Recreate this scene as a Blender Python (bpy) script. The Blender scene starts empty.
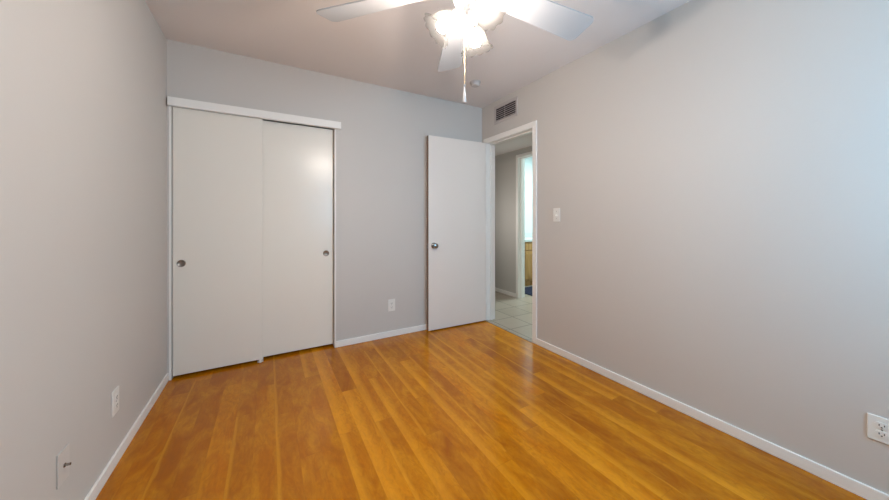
import bpy, bmesh, math, random
from mathutils import Vector, Matrix
PI = math.pi
random.seed(3)
S = bpy.context.scene
C = S.collection

# ---------------------------------------------------------------- camera, world, light, exposure
cd = bpy.data.cameras.new('camera'); cam = bpy.data.objects.new('camera', cd); C.objects.link(cam)
cam.location = (0, 0, 1.16)
cam.rotation_euler = (PI/2, 0, -math.radians(29.74))
cd.sensor_width = 36; cd.lens = 308.42/889*36; cd.shift_y = -31.6/889; cd.clip_start = 0.02
S.camera = cam

S.view_settings.view_transform = 'Standard'; S.view_settings.look = 'None'
S.view_settings.gamma = 1; S.view_settings.use_curve_mapping = False
S.view_settings.exposure = 0.96

w = bpy.data.worlds.new('sky'); S.world = w; w.use_nodes = True
bg = w.node_tree.nodes['Background']; bg.inputs[0].default_value = (0.62, 0.80, 1.0, 1); bg.inputs[1].default_value = 1.0

def area(name, loc, rot, sx, sy, power, col):
    l = bpy.data.lights.new(name, 'AREA'); l.shape = 'RECTANGLE'; l.size = sx; l.size_y = sy
    l.energy = power; l.color = col
    o = bpy.data.objects.new(name, l); C.objects.link(o); o.location = loc; o.rotation_euler = rot
    return o
WINX0, WINX1, WINZ0, WINZ1 = 1.05, 2.05, 0.95, 1.90
YR = -0.80                                     # wall behind the camera
dl = area('daylight_added_window', ((WINX0+WINX1)/2, YR-0.16, (WINZ0+WINZ1)/2), (PI/2, 0, 0), WINX1-WINX0-.04, WINZ1-WINZ0-.04, 24, (0.20, 0.62, 1.0))  # daylight panel just outside the added rear window
area('hall_ceiling_fill', (2.72, 1.45, 2.12), (0, 0, 0), .3, .3, 2, (1.0, 0.98, 0.9))  # added fill under the hall ceiling, no fixture there
area('hall_wall_fill', (2.33, 3.45, 1.2), (0, -PI/2, 0), .25, .25, 1.55, (1.0, 0.95, 0.92))  # fill added out of view to brighten the far hall wall
area('bath_fill', (4.2, 3.3, 2.36), (0, 0, 0), .5, .5, 28, (0.72, 0.96, 1.0))  # unseen light added to brighten the bathroom, true source not known
BULB = 390.0

# ---------------------------------------------------------------- materials
def mat(name, col, rough=.5, metal=0, spec=.5, bump=None, **kw):
    m = bpy.data.materials.new(name); m.use_nodes = True
    nt = m.node_tree; b = nt.nodes['Principled BSDF']
    b.inputs['Base Color'].default_value = (*col, 1); b.inputs['Roughness'].default_value = rough
    b.inputs['Metallic'].default_value = metal; b.inputs['Specular IOR Level'].default_value = spec
    tc = nt.nodes.new('ShaderNodeTexCoord'); n = nt.nodes.new('ShaderNodeTexNoise')
    nt.links.new(tc.outputs['Object'], n.inputs['Vector'])
    sc, st, dist = bump or (140, .05, .001)
    n.inputs['Scale'].default_value = sc; n.inputs['Detail'].default_value = 3
    bp = nt.nodes.new('ShaderNodeBump'); bp.inputs['Strength'].default_value = st; bp.inputs['Distance'].default_value = dist
    nt.links.new(n.outputs[0], bp.inputs['Height']); nt.links.new(bp.outputs[0], b.inputs['Normal'])
    return m
M = {}
M['wall'] = mat('wall_paint', (.60, .56, .52), .6, spec=.3, bump=(90, .12, .002))
M['ceil'] = mat('ceiling_paint', (.78, .72, .69), .8, spec=.2, bump=(60, .15, .003))
M['hallwall'] = mat('hall_paint', (.56, .53, .49), .5, spec=.3, bump=(90, .12, .002))
M['bathwall'] = mat('bath_paint', (.68, .75, .75), .5, spec=.3)
M['white'] = mat('white_trim_paint', (.88, .845, .80), .38, spec=.4)
M['closet'] = mat('closet_door_paint', (.83, .775, .69), .27, spec=.4, bump=(30, .05, .001))
M['door'] = mat('door_paint', (.84, .765, .70), .3, spec=.4, bump=(30, .05, .001))
M['plastic'] = mat('white_plastic', (.80, .77, .72), .35)
M['wallplate'] = mat('painted_plate', (.62, .575, .535), .42)
M['dark'] = mat('dark_slot', (.05, .045, .045), .7)
M['edge'] = mat('bare_door_edge', (.22, .14, .09), .6)
M['steel'] = mat('brushed_nickel', (.30, .26, .225), .42, 1)
M['bronze'] = mat('satin_chrome', (.35, .31, .28), .18, 1)
M['brass'] = mat('brass_chain', (.75, .62, .38), .3, 1)
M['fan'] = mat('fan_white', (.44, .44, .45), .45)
M['vent'] = mat('vent_paint', (.52, .47, .45), .45)
M['slat'] = mat('vent_slat', (.62, .56, .56), .45)
M['closetin'] = mat('closet_inside_shade', (.25, .22, .2), .9)  # dark base colour stands in for shade inside the closet
M['rug'] = mat('navy_rug', (.006, .008, .03), .95, bump=(300, .6, .004))
M['counter'] = mat('counter_top', (.62, .66, .62), .25)

def glass():
    m = bpy.data.materials.new('window_glass'); m.use_nodes = True; nt = m.node_tree; nt.nodes.clear()
    o = nt.nodes.new('ShaderNodeOutputMaterial'); t = nt.nodes.new('ShaderNodeBsdfTransparent'); g = nt.nodes.new('ShaderNodeBsdfGlossy')
    g.inputs['Roughness'].default_value = .02; mx = nt.nodes.new('ShaderNodeMixShader'); mx.inputs[0].default_value = .06
    nt.links.new(t.outputs[0], mx.inputs[1]); nt.links.new(g.outputs[0], mx.inputs[2]); nt.links.new(mx.outputs[0], o.inputs[0]); return m
M['glass'] = glass()

def shade_mat():
    m = bpy.data.materials.new('frosted_glass_shade'); m.use_nodes = True; nt = m.node_tree; nt.nodes.clear()
    o = nt.nodes.new('ShaderNodeOutputMaterial'); t = nt.nodes.new('ShaderNodeBsdfTranslucent'); d = nt.nodes.new('ShaderNodeBsdfPrincipled')
    t.inputs[0].default_value = (.95, .93, .88, 1); d.inputs['Base Color'].default_value = (.9, .88, .84, 1); d.inputs['Roughness'].default_value = .25
    n = nt.nodes.new('ShaderNodeTexNoise'); n.inputs['Scale'].default_value = 40
    b = nt.nodes.new('ShaderNodeBump'); b.inputs['Strength'].default_value = .1; b.inputs['Distance'].default_value = .002
    nt.links.new(n.outputs[0], b.inputs['Height']); nt.links.new(b.outputs[0], d.inputs['Normal'])
    mx = nt.nodes.new('ShaderNodeMixShader'); mx.inputs[0].default_value = .5
    nt.links.new(d.outputs[0], mx.inputs[1]); nt.links.new(t.outputs[0], mx.inputs[2])
    tr = nt.nodes.new('ShaderNodeBsdfTransparent'); m2 = nt.nodes.new('ShaderNodeMixShader'); m2.inputs[0].default_value = .9925; tr.inputs[0].default_value = (.70, .69, .68, 1)
    nt.links.new(mx.outputs[0], m2.inputs[1]); nt.links.new(tr.outputs[0], m2.inputs[2]); nt.links.new(m2.outputs[0], o.inputs[0]); return m
M['shade'] = shade_mat()

def bulb_mat():
    m = bpy.data.materials.new('lit_bulb'); m.use_nodes = True; nt = m.node_tree; b = nt.nodes['Principled BSDF']
    b.inputs['Base Color'].default_value = (1, 1, 1, 1)
    b.inputs['Emission Color'].default_value = (1.0, .915, .84, 1); b.inputs['Emission Strength'].default_value = BULB; return m
M['bulb'] = bulb_mat()

class NT:
    def __init__(s, m): s.nt = m.node_tree
    def math(s, op, a, b=None, c=None):
        n = s.nt.nodes.new('ShaderNodeMath'); n.operation = op
        for i, v in enumerate((a, b, c)):
            if v is None: continue
            if isinstance(v, (int, float)): n.inputs[i].default_value = v
            else: s.nt.links.new(v, n.inputs[i])
        return n.outputs[0]
    def comb(s, x, y, z):
        n = s.nt.nodes.new('ShaderNodeCombineXYZ')
        for i, v in enumerate((x, y, z)):
            if isinstance(v, (int, float)): n.inputs[i].default_value = v
            else: s.nt.links.new(v, n.inputs[i])
        return n.outputs[0]
    def white(s, v):
        n = s.nt.nodes.new('ShaderNodeTexWhiteNoise'); n.noise_dimensions = '3D'; s.nt.links.new(v, n.inputs['Vector']); return n.outputs['Value']
    def noise(s, v, scale, detail=3, rough=.5, dist=0):
        n = s.nt.nodes.new('ShaderNodeTexNoise'); s.nt.links.new(v, n.inputs['Vector']); n.inputs['Scale'].default_value = scale
        n.inputs['Detail'].default_value = detail; n.inputs['Roughness'].default_value = rough; n.inputs['Distortion'].default_value = dist
        return n.outputs[0]
    def ramp(s, v, stops):
        n = s.nt.nodes.new('ShaderNodeValToRGB'); s.nt.links.new(v, n.inputs[0]); e = n.color_ramp.elements
        for i, (p, c) in enumerate(stops):
            if i < 2: e[i].position = p
            else: e.new(p)
            e[i].color = (*c, 1)
        return n.outputs[0]
    def mix(s, f, a, b, mode='MIX'):
        n = s.nt.nodes.new('ShaderNodeMix'); n.data_type = 'RGBA'; n.blend_type = mode
        for i, v in ((0, f), (6, a), (7, b)):
            if isinstance(v, (int, float)): n.inputs[i].default_value = v
            elif isinstance(v, tuple): n.inputs[i].default_value = (*v, 1)
            else: s.nt.links.new(v, n.inputs[i])
        return n.outputs[2]

def wood_floor():
    m = bpy.data.materials.new('wood_floor'); m.use_nodes = True; k = NT(m); nt = m.node_tree; b = nt.nodes['Principled BSDF']
    tc = nt.nodes.new('ShaderNodeTexCoord'); sp = nt.nodes.new('ShaderNodeSeparateXYZ'); nt.links.new(tc.outputs['Object'], sp.inputs[0])
    x, y = sp.outputs[0], sp.outputs[1]
    W = .0985
    u = k.math('DIVIDE', k.math('ADD', x, 5*W+.163), W); row = k.math('FLOOR', u); fu = k.math('FRACT', u)
    off = k.math('MULTIPLY', k.white(k.comb(row, 3.7, 1.1)), 5.0)
    v = k.math('ADD', k.math('DIVIDE', y, 1.22), off); col = k.math('FLOOR', v); fv = k.math('FRACT', v)
    idr = k.white(k.comb(row, col, 0.5)); id2 = k.white(k.comb(row, col, 7.5))
    base = k.ramp(idr, [(0, (.34, .09, .0)), (1, (.68, .24, .0)), (.35, (.46, .137, .0)), (.7, (.57, .178, .0))])
    # cathedral figure: contour rings of a slow stretched noise, different on every board
    gx = k.math('ADD', x, k.math('MULTIPLY', id2, 13.0)); gy = k.math('ADD', k.math('MULTIPLY', y, .22), k.math('MULTIPLY', idr, 9.0))
    slow = k.noise(k.comb(gx, gy, idr), 6.5, 1.5, .4, .3)
    rings = k.math('FRACT', k.math('MULTIPLY', slow, 15.0))
    rings = k.math('ABSOLUTE', k.math('SUBTRACT', rings, .5))
    fine = k.noise(k.comb(k.math('MULTIPLY', gx, 55), k.math('MULTIPLY', y, 3.2), id2), 2.0, 4, .6)
    blot = k.noise(k.comb(x, k.math('MULTIPLY', y, .38), id2), 9, 5, .62, .9)
    c1 = k.mix(k.math('MULTIPLY', k.math('SUBTRACT', .5, rings), .62), base, (.32, .095, .002))
    c2 = k.mix(k.math('MULTIPLY', k.ramp(fine, [(.42, (0, 0, 0)), (.75, (1, 1, 1))]), .28), c1, (.30, .085, .002))
    c3 = k.mix(k.math('MULTIPLY', k.ramp(blot, [(.38, (0, 0, 0)), (.72, (1, 1, 1))]), .42), c2, (.84, .37, .014))
    gap = k.math('MAXIMUM', k.math('LESS_THAN', fu, .018), k.math('LESS_THAN', fv, .003))
    curl = k.noise(k.comb(x, k.math('MULTIPLY', y, .45), id2), 34, 3, .6, 1.8)
    c3a = k.mix(k.math('MULTIPLY', k.ramp(curl, [(.44, (0, 0, 0)), (.66, (1, 1, 1))]), .34), c3, (.30, .085, .002))
    sd = k.math('DIVIDE', k.math('ADD', fu, k.math('MULTIPLY', k.math('SUBTRACT', blot, .5), .5)), k.math('ADD', k.math('MULTIPLY', idr, .7), .05))
    sap = k.math('MULTIPLY', k.math('GREATER_THAN', id2, .5), k.ramp(sd, [(.45, (1, 1, 1)), (1, (0, 0, 0))]))
    c3b = k.mix(k.math('MULTIPLY', sap, .30), c3a, (.90, .40, .02))
    c4 = k.mix(k.math('MULTIPLY', gap, .22), c3b, (.25, .08, .004))
    nt.links.new(c4, b.inputs['Base Color'])
    b.inputs['Roughness'].default_value = .22; b.inputs['Specular IOR Level'].default_value = .22
    rr = k.math('ADD', k.math('MULTIPLY', fine, .10), .12); nt.links.new(rr, b.inputs['Roughness'])
    bp = nt.nodes.new('ShaderNodeBump'); bp.inputs['Strength'].default_value = .12; bp.inputs['Distance'].default_value = .001
    h = k.math('ADD', k.math('MULTIPLY', gap, -1.0), k.math('MULTIPLY', blot, .6)); nt.links.new(h, bp.inputs['Height']); nt.links.new(bp.outputs[0], b.inputs['Normal'])
    return m
M['floor'] = wood_floor()

def tile_floor():
    m = bpy.data.materials.new('tile_floor'); m.use_nodes = True; k = NT(m); nt = m.node_tree; b = nt.nodes['Principled BSDF']
    tc = nt.nodes.new('ShaderNodeTexCoord'); sp = nt.nodes.new('ShaderNodeSeparateXYZ'); nt.links.new(tc.outputs['Object'], sp.inputs[0])
    u = k.math('DIVIDE', k.math('SUBTRACT', sp.outputs[0], 2.2-3), .3); v = k.math('DIVIDE', k.math('SUBTRACT', sp.outputs[1], 2.46-6), .3)
    fu, fv = k.math('FRACT', u), k.math('FRACT', v)
    g = .022
    gap = k.math('MAXIMUM', k.math('MAXIMUM', k.math('LESS_THAN', fu, g), k.math('GREATER_THAN', fu, 1-g)), k.math('MAXIMUM', k.math('LESS_THAN', fv, g), k.math('GREATER_THAN', fv, 1-g)))
    idr = k.white(k.comb(k.math('FLOOR', u), k.math('FLOOR', v), .3))
    base = k.ramp(idr, [(0, (.34, .27, .21)), (1, (.385, .31, .245))])
    nz = k.noise(tc.outputs['Object'], 14, 4)
    c = k.mix(k.math('MULTIPLY', nz, .4), base, (.50, .43, .35)); c = k.mix(gap, c, (.20, .16, .12))
    nt.links.new(c, b.inputs['Base Color']); b.inputs['Roughness'].default_value = .3
    bp = nt.nodes.new('ShaderNodeBump'); bp.inputs['Strength'].default_value = .3; bp.inputs['Distance'].default_value = .002; bp.invert = True
    nt.links.new(gap, bp.inputs['Height']); nt.links.new(bp.outputs[0], b.inputs['Normal'])
    return m
M['tile'] = tile_floor()

def oak():
    m = bpy.data.materials.new('oak_cabinet'); m.use_nodes = True; k = NT(m); nt = m.node_tree; b = nt.nodes['Principled BSDF']
    tc = nt.nodes.new('ShaderNodeTexCoord'); sp = nt.nodes.new('ShaderNodeSeparateXYZ'); nt.links.new(tc.outputs['Object'], sp.inputs[0])
    n = k.noise(k.comb(k.math('MULTIPLY', sp.outputs[0], 20), k.math('MULTIPLY', sp.outputs[1], 20), k.math('MULTIPLY', sp.outputs[2], 1.5)), 2.5, 4)
    nt.links.new(k.ramp(n, [(.3, (.36, .17, .045)), (.7, (.60, .33, .11))]), b.inputs['Base Color']); b.inputs['Roughness'].default_value = .4
    return m
M['oak'] = oak()

# ---------------------------------------------------------------- helpers
def newbm(): return bmesh.new()
def bx(bm, x0, x1, y0, y1, z0, z1, bev=0):
    r = bmesh.ops.create_cube(bm, size=1.0)
    for v in r['verts']:
        v.co = Vector(((x0+x1)/2+v.co.x*(x1-x0), (y0+y1)/2+v.co.y*(y1-y0), (z0+z1)/2+v.co.z*(z1-z0)))
    if bev:
        es = list({e for v in r['verts'] for e in v.link_edges})
        bmesh.ops.bevel(bm, geom=es, offset=bev, segments=2, profile=.5, affect='EDGES')
    return bm
def box(*a, bev=0): return bx(newbm(), *a, bev=bev)
def lathe(bm, prof, n=32, mtx=None, ruffle=0, nr=12):
    """prof: (radius, z, ruffle weight) list, closed at the ends when radius is 0"""
    rings = []
    for p in prof:
        r, z = p[0], p[1]; wt = p[2] if len(p) > 2 else 0
        if r < 1e-6: rings.append([bm.verts.new((0, 0, z))]); continue
        rings.append([bm.verts.new((r*(1+wt*ruffle*math.cos(nr*2*PI*i/n))*math.cos(2*PI*i/n), r*(1+wt*ruffle*math.cos(nr*2*PI*i/n))*math.sin(2*PI*i/n), z + wt*ruffle*.05*math.sin(nr*2*PI*i/n))) for i in range(n)])
    for a, b in zip(rings, rings[1:]):
        for i in range(n):
            j = (i+1) % n
            if len(a) == 1 and len(b) == 1: continue
            if len(a) == 1: bm.faces.new((a[0], b[i], b[j]))
            elif len(b) == 1: bm.faces.new((a[i], a[j], b[0]))
            else: bm.faces.new((a[i], a[j], b[j], b[i]))
    if mtx is not None:
        vs = [v for r in rings for v in r]; bmesh.ops.transform(bm, matrix=mtx, verts=vs)
    return bm
def tube(bm, pts, r, n=10):
    pts = [Vector(p) for p in pts]; rings = []
    for i, p in enumerate(pts):
        t = (pts[min(i+1, len(pts)-1)]-pts[max(i-1, 0)]).normalized()
        a = t.cross(Vector((0, 0, 1)) if abs(t.z) < .9 else Vector((1, 0, 0))).normalized(); b = t.cross(a)
        rr = r[i] if isinstance(r, (list, tuple)) else r
        rings.append([bm.verts.new(p+(a*math.cos(2*PI*k/n)+b*math.sin(2*PI*k/n))*rr) for k in range(n)])
    for a, b in zip(rings, rings[1:]):
        for k in range(n): bm.faces.new((a[k], a[(k+1) % n], b[(k+1) % n], b[k]))
    bm.faces.new(rings[0]); bm.faces.new(rings[-1]); return bm
def prism(bm, poly, z0, z1):
    a = [bm.verts.new((x, y, z0)) for x, y in poly]; b = [bm.verts.new((x, y, z1)) for x, y in poly]
    bm.faces.new(a); bm.faces.new(b)
    for i in range(len(a)):
        j = (i+1) % len(a); bm.faces.new((a[i], a[j], b[j], b[i]))
    return bm
def obj(name, bm, m, parent=None, smooth=False):
    bmesh.ops.recalc_face_normals(bm, faces=bm.faces)
    me = bpy.data.meshes.new(name); bm.to_mesh(me); bm.free()
    me.materials.append(M[m])
    if smooth:
        me.polygons.foreach_set('use_smooth', [True]*len(me.polygons)); 
        try: me.set_sharp_from_angle(angle=math.radians(40))
        except Exception: pass
    o = bpy.data.objects.new(name, me); C.objects.link(o)
    if parent: o.parent = parent
    return o
def tag(o, label, cat, kind=None, group=None):
    o['label'] = label; o['category'] = cat
    if kind: o['kind'] = kind
    if group: o['group'] = group
    return o
def thing(name, label, cat, loc=(0, 0, 0), rotz=0, kind=None, group=None):
    o = bpy.data.objects.new(name, None); C.objects.link(o); o.location = loc; o.rotation_euler = (0, 0, rotz)
    o.empty_display_size = .05
    return tag(o, label, cat, kind, group)
def struct(name, bm, m, label, cat): return tag(obj(name, bm, m), label, cat, 'structure')

# ---------------------------------------------------------------- the room
XL, XR, YB, H = -0.63, 2.155, 2.895, 2.44
T = .115
XH = 3.16                     # far wall of the hall
DY0, DY1, DZ = 2.099, 2.80, 2.008         # bedroom doorway
CX0, CX1, CZ = -0.606, 0.518, 1.985       # closet opening
BY0, BY1, BZ = 2.66, 3.36, 2.04         # bathroom doorway
HZ = 2.16                    # hall ceiling

struct('floor', box(XL-T, XR-.01, YR-T, YB+.75, -.1, 0), 'floor', 'golden brown wood plank floor of the bedroom', 'floor')
struct('floor_hall', box(XR-.01, 5.1, .4, 4.7, -.1, 0), 'tile', 'beige square ceramic tile floor of the hallway beyond the doorway', 'floor')
struct('ceiling', box(XL-T, XR+T, YR-T, YB+.75, H, H+.1), 'ceil', 'flat off-white bedroom ceiling around the ceiling fan', 'ceiling')
struct('ceiling_hall', box(XR+T, XH, .4, 4.7, HZ, HZ+.1), 'ceil', 'low grey ceiling of the hallway seen through the doorway', 'ceiling')
struct('ceiling_bath', box(XH+.12, 5.1, .4, 4.7, H, H+.1), 'ceil', 'bathroom ceiling above the lit far doorway', 'ceiling')
struct('wall_left', box(XL-T, XL, YR-T, YB+.75, 0, H), 'wall', 'beige-grey wall on the left beside the closet', 'wall')
b = newbm()
bx(b, XL, CX0, YB, YB+T, 0, H); bx(b, CX1, XR, YB, YB+T, 0, H); bx(b, CX0, CX1, YB, YB+T, CZ, H)
struct('wall_back', b, 'wall', 'grey back wall between the closet and the open door', 'wall')
b = newbm()
bx(b, XR, XR+T, YR-T, DY0-.018, 0, H); bx(b, XR, XR+T, DY1+.018, 4.7, 0, H); bx(b, XR, XR+T, DY0-.018, DY1+.018, DZ+.018, H)
struct('wall_right', b, 'wall', 'long beige wall on the right with the light switch and doorway', 'wall')
b = newbm()
bx(b, XL, WINX0, YR-T, YR, 0, H); bx(b, WINX1, XR, YR-T, YR, 0, H); bx(b, WINX0, WINX1, YR-T, YR, 0, WINZ0); bx(b, WINX0, WINX1, YR-T, YR, WINZ1, H)
struct('wall_rear', b, 'wall', 'bedroom wall with the added window, behind the viewpoint', 'wall')
struct('wall_closet', box(XL, XR, YB+.70, YB+.75, 0, H), 'closetin', 'inside wall of the closet, painted dark as shade, behind the sliding doors', 'wall')
struct('wall_closet_side', box(CX1+.25, CX1+.30, YB+T, YB+.70, 0, H), 'closetin', 'inner side wall of the closet, painted dark as shade', 'wall')
b = newbm()
bx(b, XH, XH+.12, .4, BY0-.018, 0, H); bx(b, XH, XH+.12, BY1+.018, 4.7, 0, H); bx(b, XH, XH+.12, BY0-.018, BY1+.018, BZ+.018, H)
struct('wall_hall', b, 'hallwall', 'grey hallway wall seen through the doorway beside the bathroom opening', 'wall')
b = newbm(); bx(b, XR+T, XH, 4.6, 4.7, 0, HZ); bx(b, XR+T, XH, .4, .5, 0, HZ)
struct('wall_hall_end', b, 'hallwall', 'end walls of the narrow hallway', 'wall')
b = newbm(); bx(b, XH+.12, 5.0, 4.4, 4.5, 0, H); bx(b, 5.0, 5.1, .4, 4.5, 0, H); bx(b, XH+.12, 5.0, 1.5, 1.6, 0, H)
struct('wall_bath', b, 'bathwall', 'pale aqua bathroom wall glowing in the far doorway', 'wall')

# unseen window added behind the viewpoint to supply daylight
wn = thing('added_window_1', 'white framed window with two panes, added in the rear wall for daylight', 'window', ((WINX0+WINX1)/2, YR-.06, WINZ0), kind='structure')
hw = (WINX1-WINX0)/2; hh = WINZ1-WINZ0
b = newbm()
for a in ((-hw, -hw+.04, 0, hh), (hw-.04, hw, 0, hh), (-hw+.04, hw-.04, 0, .04), (-hw+.04, hw-.04, hh-.04, hh), (-.02, .02, .04, hh-.04)): bx(b, a[0], a[1], -.03, .03, a[2], a[3])
obj('window_frame', b, 'white', wn)
obj('window_pane', box(-hw+.04, -.02, -.003, .003, .04, hh-.04), 'glass', wn); obj('window_pane', box(.02, hw-.04, -.003, .003, .04, hh-.04), 'glass', wn)
obj('window_sill', box(-hw-.03, hw+.03, .06, .11, -.03, 0, bev=.004), 'white', wn)

# baseboards
def bb_prof(bm, x0, x1, y0, y1, h=.056): bx(bm, x0, x1, y0, y1, 0, h, bev=.003)
BT = .012
struct('baseboard_left', box(XL, XL+BT, YR, YB, 0, .056, bev=.003), 'white', 'white baseboard along the left wall', 'baseboard')
struct('baseboard_back', box(CX1+.011, XR-.02, YB-BT, YB, 0, .056, bev=.003), 'white', 'short white baseboard between the closet and the open door', 'baseboard')
struct('baseboard_right', box(XR-BT, XR, YR, DY0-.053, 0, .056, bev=.003), 'white', 'white baseboard along the right wall', 'baseboard')
struct('baseboard_rear', box(XL+BT, XR-BT, YR, YR+BT, 0, .056, bev=.003), 'white', 'white baseboard along the rear wall', 'baseboard')
struct('baseboard_hall', box(XH-BT, XH, BY1+.047, 4.6, 0, .056, bev=.003), 'white', 'white baseboard at the foot of the hallway wall', 'baseboard')

# bedroom door frame
fr = thing('trim_1', 'white casing and jamb around the bedroom doorway', 'door frame', (XR, (DY0+DY1)/2, 0), kind='structure')
hy = (DY1-DY0)/2
b = newbm()
cw = .052
bx(b, -.012, 0, -hy-cw, -hy-.002, 0, DZ+cw+.005, bev=.003)
bx(b, -.012, 0, hy+.002, hy+cw, 0, DZ+cw+.005, bev=.003)
bx(b, -.012, 0, -hy-.002, hy+.002, DZ+.002, DZ+cw+.005, bev=.003)
obj('casing', b, 'white', fr)
b = newbm()
bx(b, -.002, T+.002, -hy-.018, -hy, 0, DZ); bx(b, -.002, T+.002, hy, hy+.018, 0, DZ); bx(b, -.002, T+.002, -hy-.018, hy+.018, DZ, DZ+.018)
obj('jamb', b, 'white', fr)
b = newbm()
bx(b, .045, .08, -hy, -hy+.01, 0, DZ); bx(b, .045, .08, hy-.01, hy, 0, DZ); bx(b, .045, .08, -hy+.01, hy-.01, DZ-.01, DZ)
obj('door_stop', b, 'white', fr)
obj('strike_plate', box(.008, .036, -hy-.0005, -hy+.0015, .845, .905), 'steel', fr)

# bathroom door frame
fr = thing('trim_2', 'white casing and jamb around the lit bathroom doorway across the hall', 'door frame', (XH, (BY0+BY1)/2, 0), kind='structure')
hb = (BY1-BY0)/2; cw = .045
b = newbm()
bx(b, -.012, 0, -hb-cw, -hb-.002, 0, BZ+cw, bev=.003); bx(b, -.012, 0, hb+.002, hb+cw, 0, BZ+cw, bev=.003); bx(b, -.012, 0, -hb-.002, hb+.002, BZ+.002, BZ+cw, bev=.003)
obj('casing', b, 'white', fr)
b = newbm()
bx(b, -.002, .122, -hb-.018, -hb, 0, BZ); bx(b, -.002, .122, hb, hb+.018, 0, BZ); bx(b, -.002, .122, -hb-.018, hb+.018, BZ, BZ+.018)
obj('jamb', b, 'white', fr)
b = newbm()
bx(b, .04, .075, hb-.012, hb, 0, BZ-.012); bx(b, .04, .075, -hb, -hb+.012, 0, BZ-.012); bx(b, .04, .075, -hb, hb, BZ-.012, BZ)
obj('door_stop', b, 'white', fr)

# closet header and side jambs
struct('trim_3', box(-.619, .566, YB-.038, YB, 1.962, 2.023, bev=.003), 'white', 'white header board across the top of the closet', 'trim')
b = newbm(); bx(b, CX0-.012, CX0+.001, YB-.002, YB+.0, 0, 1.962, bev=.002); bx(b, CX0-.0, CX0+.002, YB, YB+T, 0, CZ)
struct('trim_4', b, 'white', 'thin white side jamb at the left of the closet', 'trim')
b = newbm(); bx(b, CX1-.001, CX1+.010, YB-.010, YB, 0, 1.962, bev=.002); bx(b, CX1-.002, CX1, YB, YB+T, 0, CZ)
struct('trim_5', b, 'white', 'thin white side jamb at the right of the closet', 'trim')
struct('trim_6', box(CX0+.01, CX1-.01, YB+.02, YB+.105, CZ-.012, CZ), 'steel', 'metal sliding track inside the closet top', 'trim')

# sliding closet doors
def closet_door(name, x0, x1, y, zt, px, pz, label):
    d = thing(name, label, 'sliding door', ((x0+x1)/2, y, 0.021), kind='structure')
    h = (x1-x0)/2
    obj('door_panel', box(-h, h, 0, .03, 0, zt-.021, bev=.0015), 'closet', d)
    cx = px-(x0+x1)/2; cz = pz-.021
    mt = Matrix.Translation((cx, 0, cz)) @ Matrix.Rotation(PI/2, 4, 'X')
    p = obj('finger_pull', lathe(newbm(), [(0, .0012), (.018, .001), (.0205, .003), (.0235, .004), (.026, .002), (.026, -.002), (0, -.002)], 32, mt), 'steel', d, True)
    return d
closet_door('door_1', -.599, -.040, YB+.006, 1.964, -.550, .832, 'left white sliding closet door with round metal finger pull near the left wall')
closet_door('door_2', -.075, .510, YB+.044, 1.966, .452, .846, 'right white sliding closet door with round metal pull near its right edge')
g = thing('door_guide', 'small white floor guide under the meeting closet doors', 'door guide', (-.055, YB+.002, 0))
b = newbm(); bx(b, -.02, .02, .0, .10, 0, .005, bev=.001); bx(b, -.009, .009, -.012, .003, 0, .024, bev=.002); bx(b, -.009, .009, .036, .041, 0, .024, bev=.001)
obj('guide_bracket', b, 'plastic', g)

# open bedroom door (leaf local: hinge edge at origin, free edge at -L in x, visible face at y=0)
hx, hyy = 2.128, 2.787; fx, fy = 1.417, 2.812
L = math.hypot(hx-fx, hyy-fy); ang = math.atan2(-(fy-hyy), (hx-fx))
dr = thing('door_3', 'plain white bedroom door standing open against the back wall', 'door', (hx, hyy, .012), ang, kind='structure')
obj('door_panel', box(-L+.002, 0, 0, .035, 0, 1.998, bev=.001), 'door', dr)
obj('door_edge', box(-L, -L+.002, .001, .034, .001, 1.997), 'edge', dr)['label'] = 'brown unpainted door edge'
kx = -L+.062; kz = .868
def knob(side):
    s = -1 if side else 1
    mt = Matrix.Translation((kx, 0 if side else .035, kz)) @ Matrix.Rotation(PI/2 if side else -PI/2, 4, 'X')
    prof = [(0, 0), (.031, 0), (.031, .004), (.026, .008), (.012, .010), (.010, .028), (.016, .034), (.0255, .042), (.0275, .050), (.024, .058), (.014, .0615), (0, .062)]
    return obj('door_knob', lathe(newbm(), prof, 32, mt), 'bronze', dr, True)
knob(True); knob(False)
obj('latch_plate', box(-L-.0015, -L, .006, .029, kz-.028, kz+.028, bev=.0005), 'steel', dr)
obj('latch_bolt', box(-L-.010, -L-.0015, .012, .023, kz-.008, kz+.008, bev=.001), 'steel', dr)
for z in (.2, .98, 1.78):
    b = newbm(); lathe(b, [(0, 0), (.006, 0), (.006, .089), (0, .089)], 12, Matrix.Translation((.0075, .030, z)))
    bx(b, 0, .006, .002, .030, z, z+.089)
    obj('hinge', b, 'white', dr)
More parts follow.
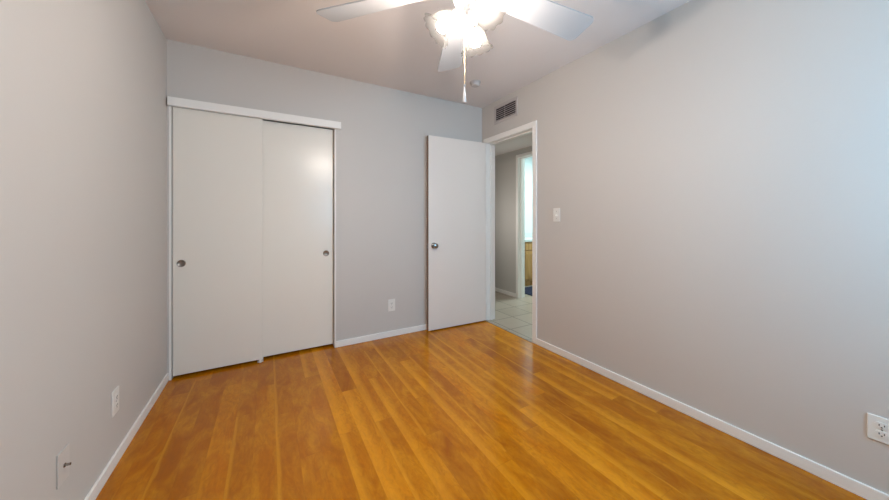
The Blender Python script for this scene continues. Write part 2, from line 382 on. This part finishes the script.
# ---------------------------------------------------------------- wall fittings (local: plate in XZ plane, front towards -Y)
def outlet(loc, rz, label):
    t = thing('wall_outlet', label, 'wall outlet', loc, rz, group='duplex wall outlets')
    obj('cover_plate', box(-.036, .036, -.006, 0, -.058, .058, bev=.0025), 'plastic', t)
    for s in (-1, 1):
        b = newbm(); poly = []
        for i in range(28):
            a = 2*PI*i/28; poly.append((.0172*math.cos(a), max(-.0135, min(.0135, .0172*math.sin(a)))))
        prism(b, poly, 0, .0025); bmesh.ops.rotate(b, verts=b.verts, matrix=Matrix.Rotation(PI/2, 3, 'X')); bmesh.ops.translate(b, verts=b.verts, vec=(0, -.0058, s*.0195))
        so = obj('socket', b, 'plastic', t)
        b = newbm(); z = s*.0195
        bx(b, -.0075, -.0050, -.0088, -.0082, z-.003, z+.006); bx(b, .0050, .0075, -.0088, -.0082, z-.002, z+.006)
        lathe(b, [(0, 0), (.0026, 0), (.0026, .0006), (0, .0006)], 12, Matrix.Translation((0, -.0082, z-.008)) @ Matrix.Rotation(PI/2, 4, 'X'))
        obj('slots', b, 'dark', so)
    obj('screw', lathe(newbm(), [(0, 0), (.003, 0), (.0025, .001), (0, .0012)], 12, Matrix.Translation((0, -.006, 0)) @ Matrix.Rotation(PI/2, 4, 'X')), 'steel', t)
    return t
outlet((1.053, YB, .307), 0, 'white duplex outlet low on the back wall between closet and open door')
outlet((XL, 2.036, .296), PI/2, 'white duplex outlet on the left wall near the closet')
outlet((XR, .205, .306), -PI/2, 'white duplex outlet low on the right wall at the right picture edge').scale = (1, 1, .88)

t = thing('light_switch', 'white light switch plate on the right wall beside the doorway', 'light switch', (XR, 1.823, 1.19), -PI/2)
obj('cover_plate', box(-.035, .035, -.006, 0, -.058, .058, bev=.0025), 'plastic', t)
b = newbm(); bx(b, -.005, .005, -.0075, -.0055, -.012, .012)
tg = obj('toggle', b, 'plastic', t)
b = newbm(); prism(b, [(-.006, -.011), (-.018, -.010), (-.016, -.002), (-.006, .008)], -.0035, .0035)
bmesh.ops.transform(b, verts=b.verts, matrix=Matrix(((0, 0, 1, 0), (1, 0, 0, 0), (0, 1, 0, 0), (0, 0, 0, 1))))
obj('lever', b, 'plastic', tg)
for z in (-.03, .03):
    b = newbm(); lathe(b, [(0, 0), (.003, 0), (.0025, .001), (0, .0012)], 12, Matrix.Translation((0, -.006, z)) @ Matrix.Rotation(PI/2, 4, 'X'))
    obj('screw', b, 'steel', t)

t = thing('cable_plate', 'wall-coloured cable plate with a metal coaxial stub, nearest the camera on the left wall', 'cable plate', (XL, 1.612, .288), PI/2)
obj('cover_plate', box(-.036, .036, -.004, 0, -.058, .058, bev=.002), 'wallplate', t)
R = Matrix.Rotation(PI/2, 4, 'X')
b = newbm(); lathe(b, [(0, 0), (.0075, 0), (.0075, .003), (0, .003)], 6, Matrix.Translation((0, -.004, 0)) @ R); lathe(b, [(0, 0), (.0045, 0), (.0045, .014), (.0015, .014), (.0015, .008), (0, .008)], 16, Matrix.Translation((0, -.006, 0)) @ R)
obj('coaxial_connector', b, 'bronze', t, True)

# air vent
y0, y1, z0, z1 = 2.30, 2.665, 2.185, 2.378
t = thing('air_vent', 'painted rectangular air vent with louvres over a shade-dark backing above the doorway', 'air vent', (XR, (y0+y1)/2, (z0+z1)/2), -PI/2)
a, c = (y1-y0)/2, (z1-z0)/2; f_ = .028
b = newbm()
bx(b, -a, a, -.008, 0, c-f_, c, bev=.002); bx(b, -a, a, -.008, 0, -c, -c+f_, bev=.002); bx(b, -a, -a+f_, -.008, 0, -c+f_, c-f_, bev=.002); bx(b, a-f_, a, -.008, 0, -c+f_, c-f_, bev=.002)
obj('frame', b, 'vent', t)
obj('vent_shade_sheet', box(-a+f_, a-f_, -.0012, -.0002, -c+f_, c-f_), 'dark', t)  # dark sheet laid on the wall as the shade inside the duct
for i in range(7):
    z = -c+f_+.006+i*(2*(c-f_)-.012)/6
    b = newbm(); bx(b, -a+f_, a-f_, -.007, .007, -.001, .001)
    bmesh.ops.rotate(b, verts=b.verts, matrix=Matrix.Rotation(math.radians(38), 3, 'X')); bmesh.ops.translate(b, verts=b.verts, vec=(0, -.0072, z))
    obj('louvre', b, 'slat', t)
b = newbm()
bx(b, -.002, .002, -.0125, -.0105, -c+f_, c-f_)
obj('centre_bar', b, 'slat', t)

# smoke detector
t = thing('smoke_detector', 'small round white smoke detector on the ceiling near the far corner', 'smoke detector', (1.69, 2.375, H))
obj('housing', lathe(newbm(), [(0, 0), (.045, 0), (.045, -.012), (.042, -.028), (.034, -.036), (0, -.037)], 32), 'vent', t, True)
obj('base_ring', lathe(newbm(), [(0, 0), (.052, 0), (.052, -.006), (0, -.006)], 32), 'vent', t, True)

# ---------------------------------------------------------------- ceiling fan
FX, FY, ZB = 0.700, 1.042, 2.09
fan = thing('ceiling_fan', 'white five-blade ceiling fan with three lit frosted tulip shades', 'ceiling fan', (FX, FY, H))
def fz(z): return z-H
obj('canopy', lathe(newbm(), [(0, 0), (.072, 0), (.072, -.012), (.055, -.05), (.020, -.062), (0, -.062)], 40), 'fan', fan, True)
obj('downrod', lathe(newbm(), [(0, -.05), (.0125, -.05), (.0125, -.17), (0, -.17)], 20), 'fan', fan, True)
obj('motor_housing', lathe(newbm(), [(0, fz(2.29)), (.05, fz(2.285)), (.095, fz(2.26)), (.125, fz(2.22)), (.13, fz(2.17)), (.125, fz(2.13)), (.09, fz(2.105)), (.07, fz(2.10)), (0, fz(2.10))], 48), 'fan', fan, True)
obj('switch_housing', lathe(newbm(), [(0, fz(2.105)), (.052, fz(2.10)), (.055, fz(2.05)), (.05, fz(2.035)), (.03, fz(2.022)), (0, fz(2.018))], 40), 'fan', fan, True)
RT = .695; W0, W1 = .055, .0745
def blade_poly():
    pts = [(.19, -W0*.8), (.205, -W0)]
    r = .030
    for k in range(7):
        a = -PI/2+k*PI/12; pts.append((RT-r+r*math.cos(a), -(W1-r)+r*math.sin(a)))
    for k in range(7):
        a = k*PI/12; pts.append((RT-r+r*math.cos(a), (W1-r)+r*math.sin(a)))
    pts += [(.205, W0), (.19, W0*.8)]
    return pts
for k in range(5):
    an = math.radians((-2.5, 65.5, 132.5, 207.0, 283.0)[k]); lift = (.026, .008, .026, .026, .026)[k]
    mt = Matrix.Translation((0, 0, fz(ZB)+lift)) @ Matrix.Rotation(an, 4, 'Z') @ Matrix.Rotation(math.radians(-15), 4, 'X')
    b = newbm(); prism(b, blade_poly(), -.003, .003); bmesh.ops.transform(b, matrix=mt, verts=b.verts)
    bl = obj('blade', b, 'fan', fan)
    b = newbm()
    prism(b, [(.085, -.016), (.15, -.012), (.20, -.035), (.25, -.04), (.262, 0), (.25, .04), (.20, .035), (.15, .012), (.085, .016)], .0032, .0075)
    bmesh.ops.transform(b, matrix=mt, verts=b.verts)
    obj('blade_bracket', b, 'fan', bl)
# light kit: three arms with tulip shades; camera frame directions
cr = Vector((math.cos(math.radians(29.74)), -math.sin(math.radians(29.74)), 0)); cf = Vector((math.sin(math.radians(29.74)), math.cos(math.radians(29.74)), 0))
for pos_az, ax_az, tilt, nr_ in ((183, 183, 50, .026), (318, 284, 53, .055), (60, 68, 44, .036)):
    a = math.radians(pos_az); d = cr*math.cos(a)+cf*math.sin(a)
    a = math.radians(ax_az); e = cr*math.cos(a)+cf*math.sin(a)
    ax = (e*math.sin(math.radians(tilt)) - Vector((0, 0, 1))*math.cos(math.radians(tilt))).normalized()
    neck = d*nr_+Vector((0, 0, fz(1.998)))
    b = newbm(); tube(b, [d*.02+Vector((0, 0, fz(2.045))), d*.028+Vector((0, 0, fz(2.02))), neck, neck+ax*.02], .011, 12)
    arm = obj('light_arm', b, 'fan', fan, True)
    rot = ax.to_track_quat('Z', 'Y').to_matrix().to_4x4(); mt = Matrix.Translation(neck+ax*.012) @ rot
    b = newbm(); lathe(b, [(0, 0), (.019, 0), (.023, .006), (.023, .028), (.019, .03), (0, .03)], 28, mt); obj('lamp_holder', b, 'fan', arm, True)
    b = newbm()
    prof = [(.024, .018), (.026, .028), (.036, .045), (.043, .065), (.046, .085), (.050, .105, .5), (.060, .122, 1)]
    inner = [(r-.003, z) + tuple(q) for r, z, *q in prof][::-1]
    lathe(b, prof+inner, 96, mt @ Matrix.Diagonal((1.18, 1.18, .98, 1)), ruffle=.055, nr=12)
    sh = obj('lamp_shade', b, 'shade', fan, True)
    b = newbm(); lathe(b, [(0, .028), (.010, .03), (.013, .045), (.022, .062), (.0265, .078), (.024, .092), (.014, .102), (0, .105)], 24, mt)
    obj('bulb', b, 'bulb', sh, True)
# pull chain
p0 = cf*-.0 + cr*(-.010)
b = newbm(); ch = Vector((p0.x, p0.y, 0))
tube(b, [ch+Vector((0, 0, fz(2.03))), ch+Vector((0, 0, fz(1.70)))], .0008, 6)
z = 1.71
while z < 2.03:
    bmesh.ops.create_icosphere(b, subdivisions=1, radius=.0016, matrix=Matrix.Translation(ch+Vector((0, 0, fz(z))))); z += .0045
pc = obj('pull_chain', b, 'brass', fan)
b = newbm(); lathe(b, [(0, .002), (.0045, .002), (.0045, -.002), (.0025, -.004), (.0035, -.02), (.0060, -.045), (.0085, -.066), (.008, -.071), (0, -.072)], 20, Matrix.Translation(ch+Vector((0, 0, fz(1.70)))))
obj('pull_knob', b, 'fan', pc, True)

# ---------------------------------------------------------------- bathroom glimpse
vx0, vx1, vy0, vy1 = 3.45, 4.9, 3.86, 4.395
t = thing('vanity_cabinet', 'oak vanity cabinet seen through the bathroom doorway', 'cabinet', ((vx0+vx1)/2, vy0, 0))
h = (vx1-vx0)/2; dpt = vy1-vy0
b = newbm(); bx(b, -h, h, .0, dpt, .09, .765); bx(b, -h+.02, h-.02, .05, dpt, 0, .09); obj('body', b, 'oak', t)
ds = [(-.70, -.42), (-.41, -.225), (-.215, .2), (.21, .68)]
for i, (a0, a1) in enumerate(ds):
    b = newbm(); bx(b, a0, a1, -.018, 0, .13, .60, bev=.003)
    d_ = obj('cabinet_door', b, 'oak', t)
    obj('inset_panel', box(a0+.04, a1-.04, -.022, -.018, .17, .56, bev=.0018), 'oak', d_)
    obj('handle', lathe(newbm(), [(0, 0), (.006, 0), (.006, .012), (.014, .02), (0, .026)], 16, Matrix.Translation((a1-.025, -.018, .55)) @ R), 'steel', d_, True)
    obj('drawer_front', box(a0, a1, -.018, 0, .62, .745, bev=.003), 'oak', t)
b = newbm(); bx(b, -h-.01, h+.01, -.03, dpt, .765, .80); bx(b, -h-.01, h+.01, dpt-.02, dpt, .80, .88, bev=.003); obj('countertop', b, 'counter', t)
t = thing('faucet', 'small dark metal faucet on the bathroom vanity top', 'faucet', (3.90, 4.12, .801))
b = newbm(); lathe(b, [(0, 0), (.026, 0), (.024, .008), (.013, .014), (.013, .09), (0, .10)], 20); obj('faucet_body', b, 'bronze', t, True)
b = newbm(); tube(b, [(0, 0, .07), (0, -.02, .11), (0, -.07, .125), (0, -.11, .105), (0, -.115, .085)], .009, 12); obj('spout', b, 'bronze', t, True)
b = newbm(); tube(b, [(0, 0, .095), (0, .005, .12), (0, .03, .15)], .006, 10); obj('faucet_lever', b, 'bronze', t, True)
rg = tag(obj('bath_rug', box(3.42, 4.3, 3.0, 3.80, 0.0, .014, bev=.005), 'rug'), 'dark navy bath rug on the floor in front of the oak vanity', 'rug')
struct('trim_7', box(XR-.022, XR+.006, DY0, DY1, 0, .006, bev=.002), 'tile', 'narrow threshold between the wood floor and hall tiles', 'threshold')
